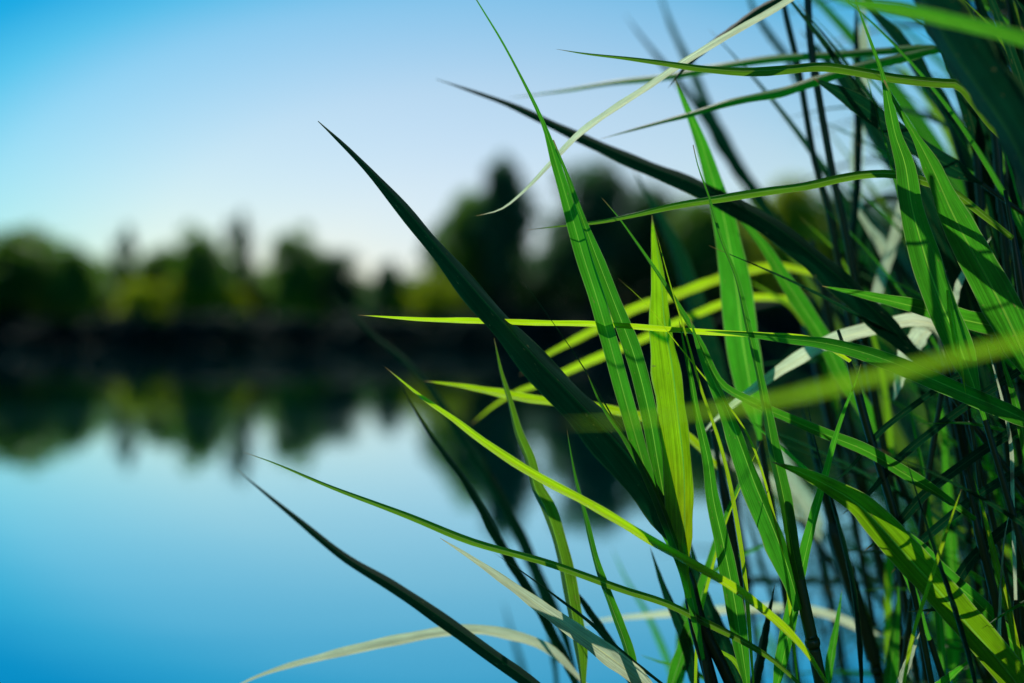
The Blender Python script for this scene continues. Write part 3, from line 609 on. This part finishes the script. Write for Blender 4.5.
# smaller blades between the big ones
SMALL = [
 ('dark blade close behind the foot of the glowing blade, bottom centre', [([(650,547),(665,589),(687,640),(700,700)],13,'M','dark')], .82),
 ('blurred teal blade standing in the water gap right of the striped blade', [([(741,505),(758,558),(772,603),(790,700)],9,'D','dark')], 1.15),
 ('blurred thin green blade leaning right over the water at bottom centre', [([(612,548),(626,578),(645,609),(667,657),(685,710)],7,'M','green')], 1.12),
 ('fine dark blade passing just above the pale blade at bottom centre', [([(494,553),(530,577),(560,599),(588,620),(622,651),(668,688)],4,'D','dark')], .74),
 ('short lit blade tip low between the forked stems', [([(706,641),(718,650),(732,659),(750,690)],6,'B','lime')], .77),
 ('faint blurred dark blade over the blue water left of the pale blade', [([(503,600),(508,622),(514,645),(520,668),(528,720)],7,'D','dark')], 1.4),
 ('dark green blade rising right behind the striped blade', [([(800,520),(769,542),(735,558),(713,572),(690,600),(680,700)],9,'M','green')], .95),
 ('hair thin lit blade leaning right below the white arched blade', [([(761,442),(750,466),(741,486),(727,520),(713,566),(700,620),(695,700)],3.5,'B','bright')], .76),
 ('hair thin pale blade in the dark lower right corner', [([(1014,498),(1008,520),(1005,535),(1002,570),(1000,640),(1004,700)],3.5,'B','pale')], .76),
 ('blurred emerald blade below the long crossing blade at right', [([(936,380),(938,393),(944,430),(946,460),(950,520),(955,700)],16,'B','green')], .92),
 ('short lime blade crossing the dark space left of the upright stalks', [([(800,217),(810,226),(822,237),(835,250),(860,300),(890,700)],8,'B','lime')], .95),
 ('pale blurred blade behind the stalks below the level light green blade', [([(850,198),(858,212),(868,230),(880,244),(890,262)],14,'B','pale')], 1.0),
 ('wide pale blurred blade near the top of the right hand mass', [([(966,150),(974,162),(984,176),(992,190),(1003,220)],20,'B','pale')], 1.0),
 ('short pale strip between the two big emerald blades', [([(992,236),(984,248),(972,264),(960,284),(955,310)],7,'B','pale')], .82),
 ('blurred pale lime blade right of the wide glowing green blade', [([(744,278),(760,287),(775,296),(790,305),(815,340),(840,420)],9,'B','lime')], 1.0),
 ('narrow lit blade curving through the dark mass below the level emerald blade', [([(906,388),(912,420),(921,461),(927,500),(935,560),(945,700)],8,'B','green')], .84),
 ('thin lit whisker left of the broad emerald blade, over the sky', [([(862,60),(872,96),(884,140),(897,190),(915,250),(940,330)],4,'M','green')], .80),
 ('thin curved whisker in the upper right corner sky gap', [([(955,-8),(975,10),(996,32),(1014,60),(1030,100)],4,'M','olive')], .78),
 ('fine needle blade standing in front of the pale blurred blade at right', [([(806,395),(812,430),(822,470),(836,520),(850,580),(862,700)],6,'D','dark')], .78),
 ('lit blade tip rising from the bottom edge right of the needle tipped stalk', [([(842,590),(838,620),(832,655),(826,700)],9,'B','green')], .8),
 ('pair of low crossing green blades at the bottom edge right of centre', [([(640,655),(662,663),(690,671),(720,690)],5,'B','green'),([(704,612),(694,640),(684,668),(676,700)],8,'B','green')], .86),
 ('thin blurred dark blade pointing up left over the water gap at bottom right', [([(812,520),(830,538),(850,560),(875,590),(905,640),(930,700)],8,'D','dark')], 1.1),
 ('small lit blade stub among the lowest stems in the right corner', [([(955,560),(962,590),(968,625),(972,700)],8,'B','lime')], .9),
 ('thin dark blade crossing the lit banded blade from above', [([(905,455),(918,500),(933,548),(950,600),(968,660),(978,700)],6,'D','dark')], .72),
]
for lb_, lv_, s_ in SMALL: reed(lb_, [lf(p_, w_, t_, m_) for p_, w_, t_, m_ in lv_], s=s_, sw=6)

# blades added up-sun of the lit ones, to throw shadow bands across them
def up_sun(pts, s_, d_):
    out = []
    for a, b in pts:
        q = at(a, b, s_) + S * d_ - Vector((0, 0, CAM_H)); q = CAMR.transposed() @ q
        out.append((512 + q.x / -q.z * FPX, 341.5 - q.y / -q.z * FPX))
    q = at(*pts[len(pts) // 2], s_) + S * d_; return out, q.y
for k_, (lb_, pts_, s_, d_, w_) in enumerate([
 ('added dark slim blade shading the lit banded blade, lowest of five', [(925,655),(950,628),(975,606),(1010,578),(1110,520)], .74, .05, 9),
 ('added dark slim blade shading the lit banded blade, second lowest of five', [(900,640),(935,612),(962,582),(1000,552),(1110,480)], .74, .055, 10),
 ('added dark slim blade shading the lit banded blade, middle one of five', [(880,610),(910,586),(935,556),(975,522),(1110,430)], .74, .06, 8),
 ('added dark slim blade shading the lit banded blade, second highest of five', [(868,580),(893,556),(915,528),(960,492),(1110,400)], .74, .06, 6),
 ('added dark slim blade shading the lit banded blade, topmost of five', [(960,700),(990,668),(1008,642),(1040,612),(1120,560)], .74, .05, 11),
 ('added dark blade shading the two big emerald blades', [(868,186),(905,206),(960,245),(1000,272),(1050,300)], .745, .09, 19)]):
    p_, y_ = up_sun(pts_, s_, d_)
    reed(lb_, [lf(p_, w_, 'M' if w_ < 20 else 'D', 'dark', roll=0, tp=.25, fold=8)], s=y_, sw=6)

# ---------------------------------------------------------------- dense stand behind: copies of a few plants with their parts
def proto_reed(seed, mats, nl, H, lo=.28, wk=1.0):
    rd = random.Random(seed); root = thing('reed', 'x', 'reed', (0, 0, 0), 'x')
    lean = rd.uniform(-.16, -.06) * H; P = []
    for i in range(22):
        t = i / 21; P.append(Vector((lean * t * t + .01 * math.sin(t * 9 + seed), rd.uniform(-.002, .002) - .03 * t * t, H * t)))
    P = P[::-1]
    link('stem', stem_mesh(P, .0012, .0036, 'stem', seed=seed), root)
    for k in range(nl):
        h = H * (lo + (.98 - lo) * (k + rd.uniform(0, .6)) / nl); i = min(range(len(P)), key=lambda q: abs(P[q].z - h)); b = P[i]
        side = -1 if rd.random() < .72 else 1; az = rd.uniform(-1.0, 1.0); L_ = rd.uniform(.28, .5) * (1 if H > 1 else .8)
        dirx = Vector((side * math.cos(az), math.sin(az), 0)); up = rd.uniform(.7, 1.7); dr = rd.uniform(.1, 1.1)
        pts = []
        for j in range(9):
            t = j / 8; pts.append(b + dirx * (L_ * (.25 * t + .45 * t * t) / (1 + .25 * up)) + Vector((0, 0, L_ * (up * t * .75 - dr * t * t * .6))))
        pts = pts[::-1]; Q = catmull(pts, 26); W = rd.uniform(.012, .021) * wk
        wid = [W * prof(q / 25, .6, .4) for q in range(26)]
        mt = rd.choice(mats)
        # free orientation: blade face turned up and outwards
        link('leaf', free_leaf(Q, wid, rd.uniform(-50, 50), mt, rd), root)
    return root
def free_leaf(P, wid, roll, mat, rd):
    n = len(P); vs, fs, uv = [], [], []; K = 6; fo = R(rd.uniform(8, 26)); tw = rd.uniform(-60, 60)
    for i in range(n):
        t = (P[min(i + 1, n - 1)] - P[max(i - 1, 0)]).normalized(); side = t.cross(Vector((0, 0, 1)))
        if side.length < .15: side = t.cross(Vector((0, 1, 0)))
        side.normalize(); nn = side.cross(t); r_ = R(roll + tw * i / n)
        s2 = side * math.cos(r_) + nn * math.sin(r_); n2 = t.cross(s2); h = wid[i] / 2
        for k in range(K + 1):
            c = k / K * 2 - 1; vs.append(P[i] + s2 * h * c * math.cos(fo) + n2 * h * abs(c) * math.sin(fo)); uv.append((i / (n - 1), k / K))
    for i in range(n - 1):
        for k in range(K):
            a = i * (K + 1) + k; fs.append((a, a + 1, a + K + 2, a + K + 1))
    return new_mesh('leaf', vs, fs, [M[mat]], uvs=uv)
mixes = [['dark', 'dark', 'dark', 'green'], ['green', 'dark', 'dark', 'olive'], ['dark', 'dark', 'green', 'dark', 'green'], ['dark', 'dark', 'dark', 'lime'], ['dark', 'dark', 'green']]  # mostly dark leaves: part of the stand's shade is in their colour
protoS = [proto_reed(100 + i, mixes[i % 5], 6 + i % 3, 1.0 + .07 * (i % 4)) for i in range(6)]     # up to about eye level
protoT = [proto_reed(200 + i, mixes[(i + 1) % 5], 9 + i % 3, 1.6 + .1 * (i % 4)) for i in range(6)]   # taller than the frame
protoM = [proto_reed(300 + i, ['dark', 'dark', 'dark', 'dark', 'green'], 8, .95 + .03 * i, .5, .8) for i in range(4)]   # leafy only near the top
protoN = [proto_reed(400 + i, ['green', 'lime', 'dark', 'green', 'dark'], 8, .84 + .05 * i, .35, .45) for i in range(5)]   # slender, narrow leaved
used = set()
def copy_reed(root, loc, rz, sc_, label, group):
    if root.name not in used:
        used.add(root.name); r = root; first = True
    else:
        r = root.copy(); C.objects.link(r)
        for ch in list(root.children):
            c = ch.copy(); C.objects.link(c); c.parent = r
    r.location = loc; r.rotation_euler = (0, 0, rz); r.scale = (sc_, sc_, sc_); r['label'] = label; r['group'] = group
frd = random.Random(5)
def stand(protos, n, x0, x1, s0, s1, label, group):
    for i in range(n):
        s_ = frd.uniform(s0, s1); px = x0 + (x1 - x0) * (i + frd.random()) / n; x = (px - 512) / FPX * s_
        x += .12     # stalks lean left, so they root a little to the right
        copy_reed(frd.choice(protos), (x, s_, max(-.3, ground_z(x, s_))), frd.uniform(-.5, .5), frd.uniform(.92, 1.08), label, group)
stand(protoT, 34, 940, 1260, .95, 1.5, 'tall shadowed reed in the thick stand along the right edge', 'tall shadowed reeds along the right edge')
stand(protoT, 22, 1050, 1450, 1.5, 2.4, 'tall shadowed reed in the thick stand along the right edge', 'tall shadowed reeds along the right edge')
stand(protoS, 40, 900, 1220, .9, 1.5, 'chest high shadowed reed deep in the lower right of the stand', 'low shadowed reeds in the lower right of the stand')
stand(protoM, 6, 740, 900, 1.5, 2.6, 'distant blurred reed standing in the water behind the right hand stalks', 'blurred reeds standing in the water further back')
stand(protoM, 30, 900, 1060, 1.4, 2.6, 'distant blurred reed standing in the water behind the right hand stalks', 'blurred reeds standing in the water further back')
stand(protoS, 50, 900, 1300, 1.2, 2.4, 'chest high shadowed reed deep in the lower right of the stand', 'low shadowed reeds in the lower right of the stand')
stand(protoN, 34, 950, 1180, .80, 1.05, 'slender narrow leaved reed catching bits of sun among the shadowed stalks at right', 'slender narrow leaved reeds at right')
for p_ in protoS + protoT + protoM + protoN:
    if p_.name not in used:
        for ch in list(p_.children): bpy.data.objects.remove(ch)
        bpy.data.objects.remove(p_)
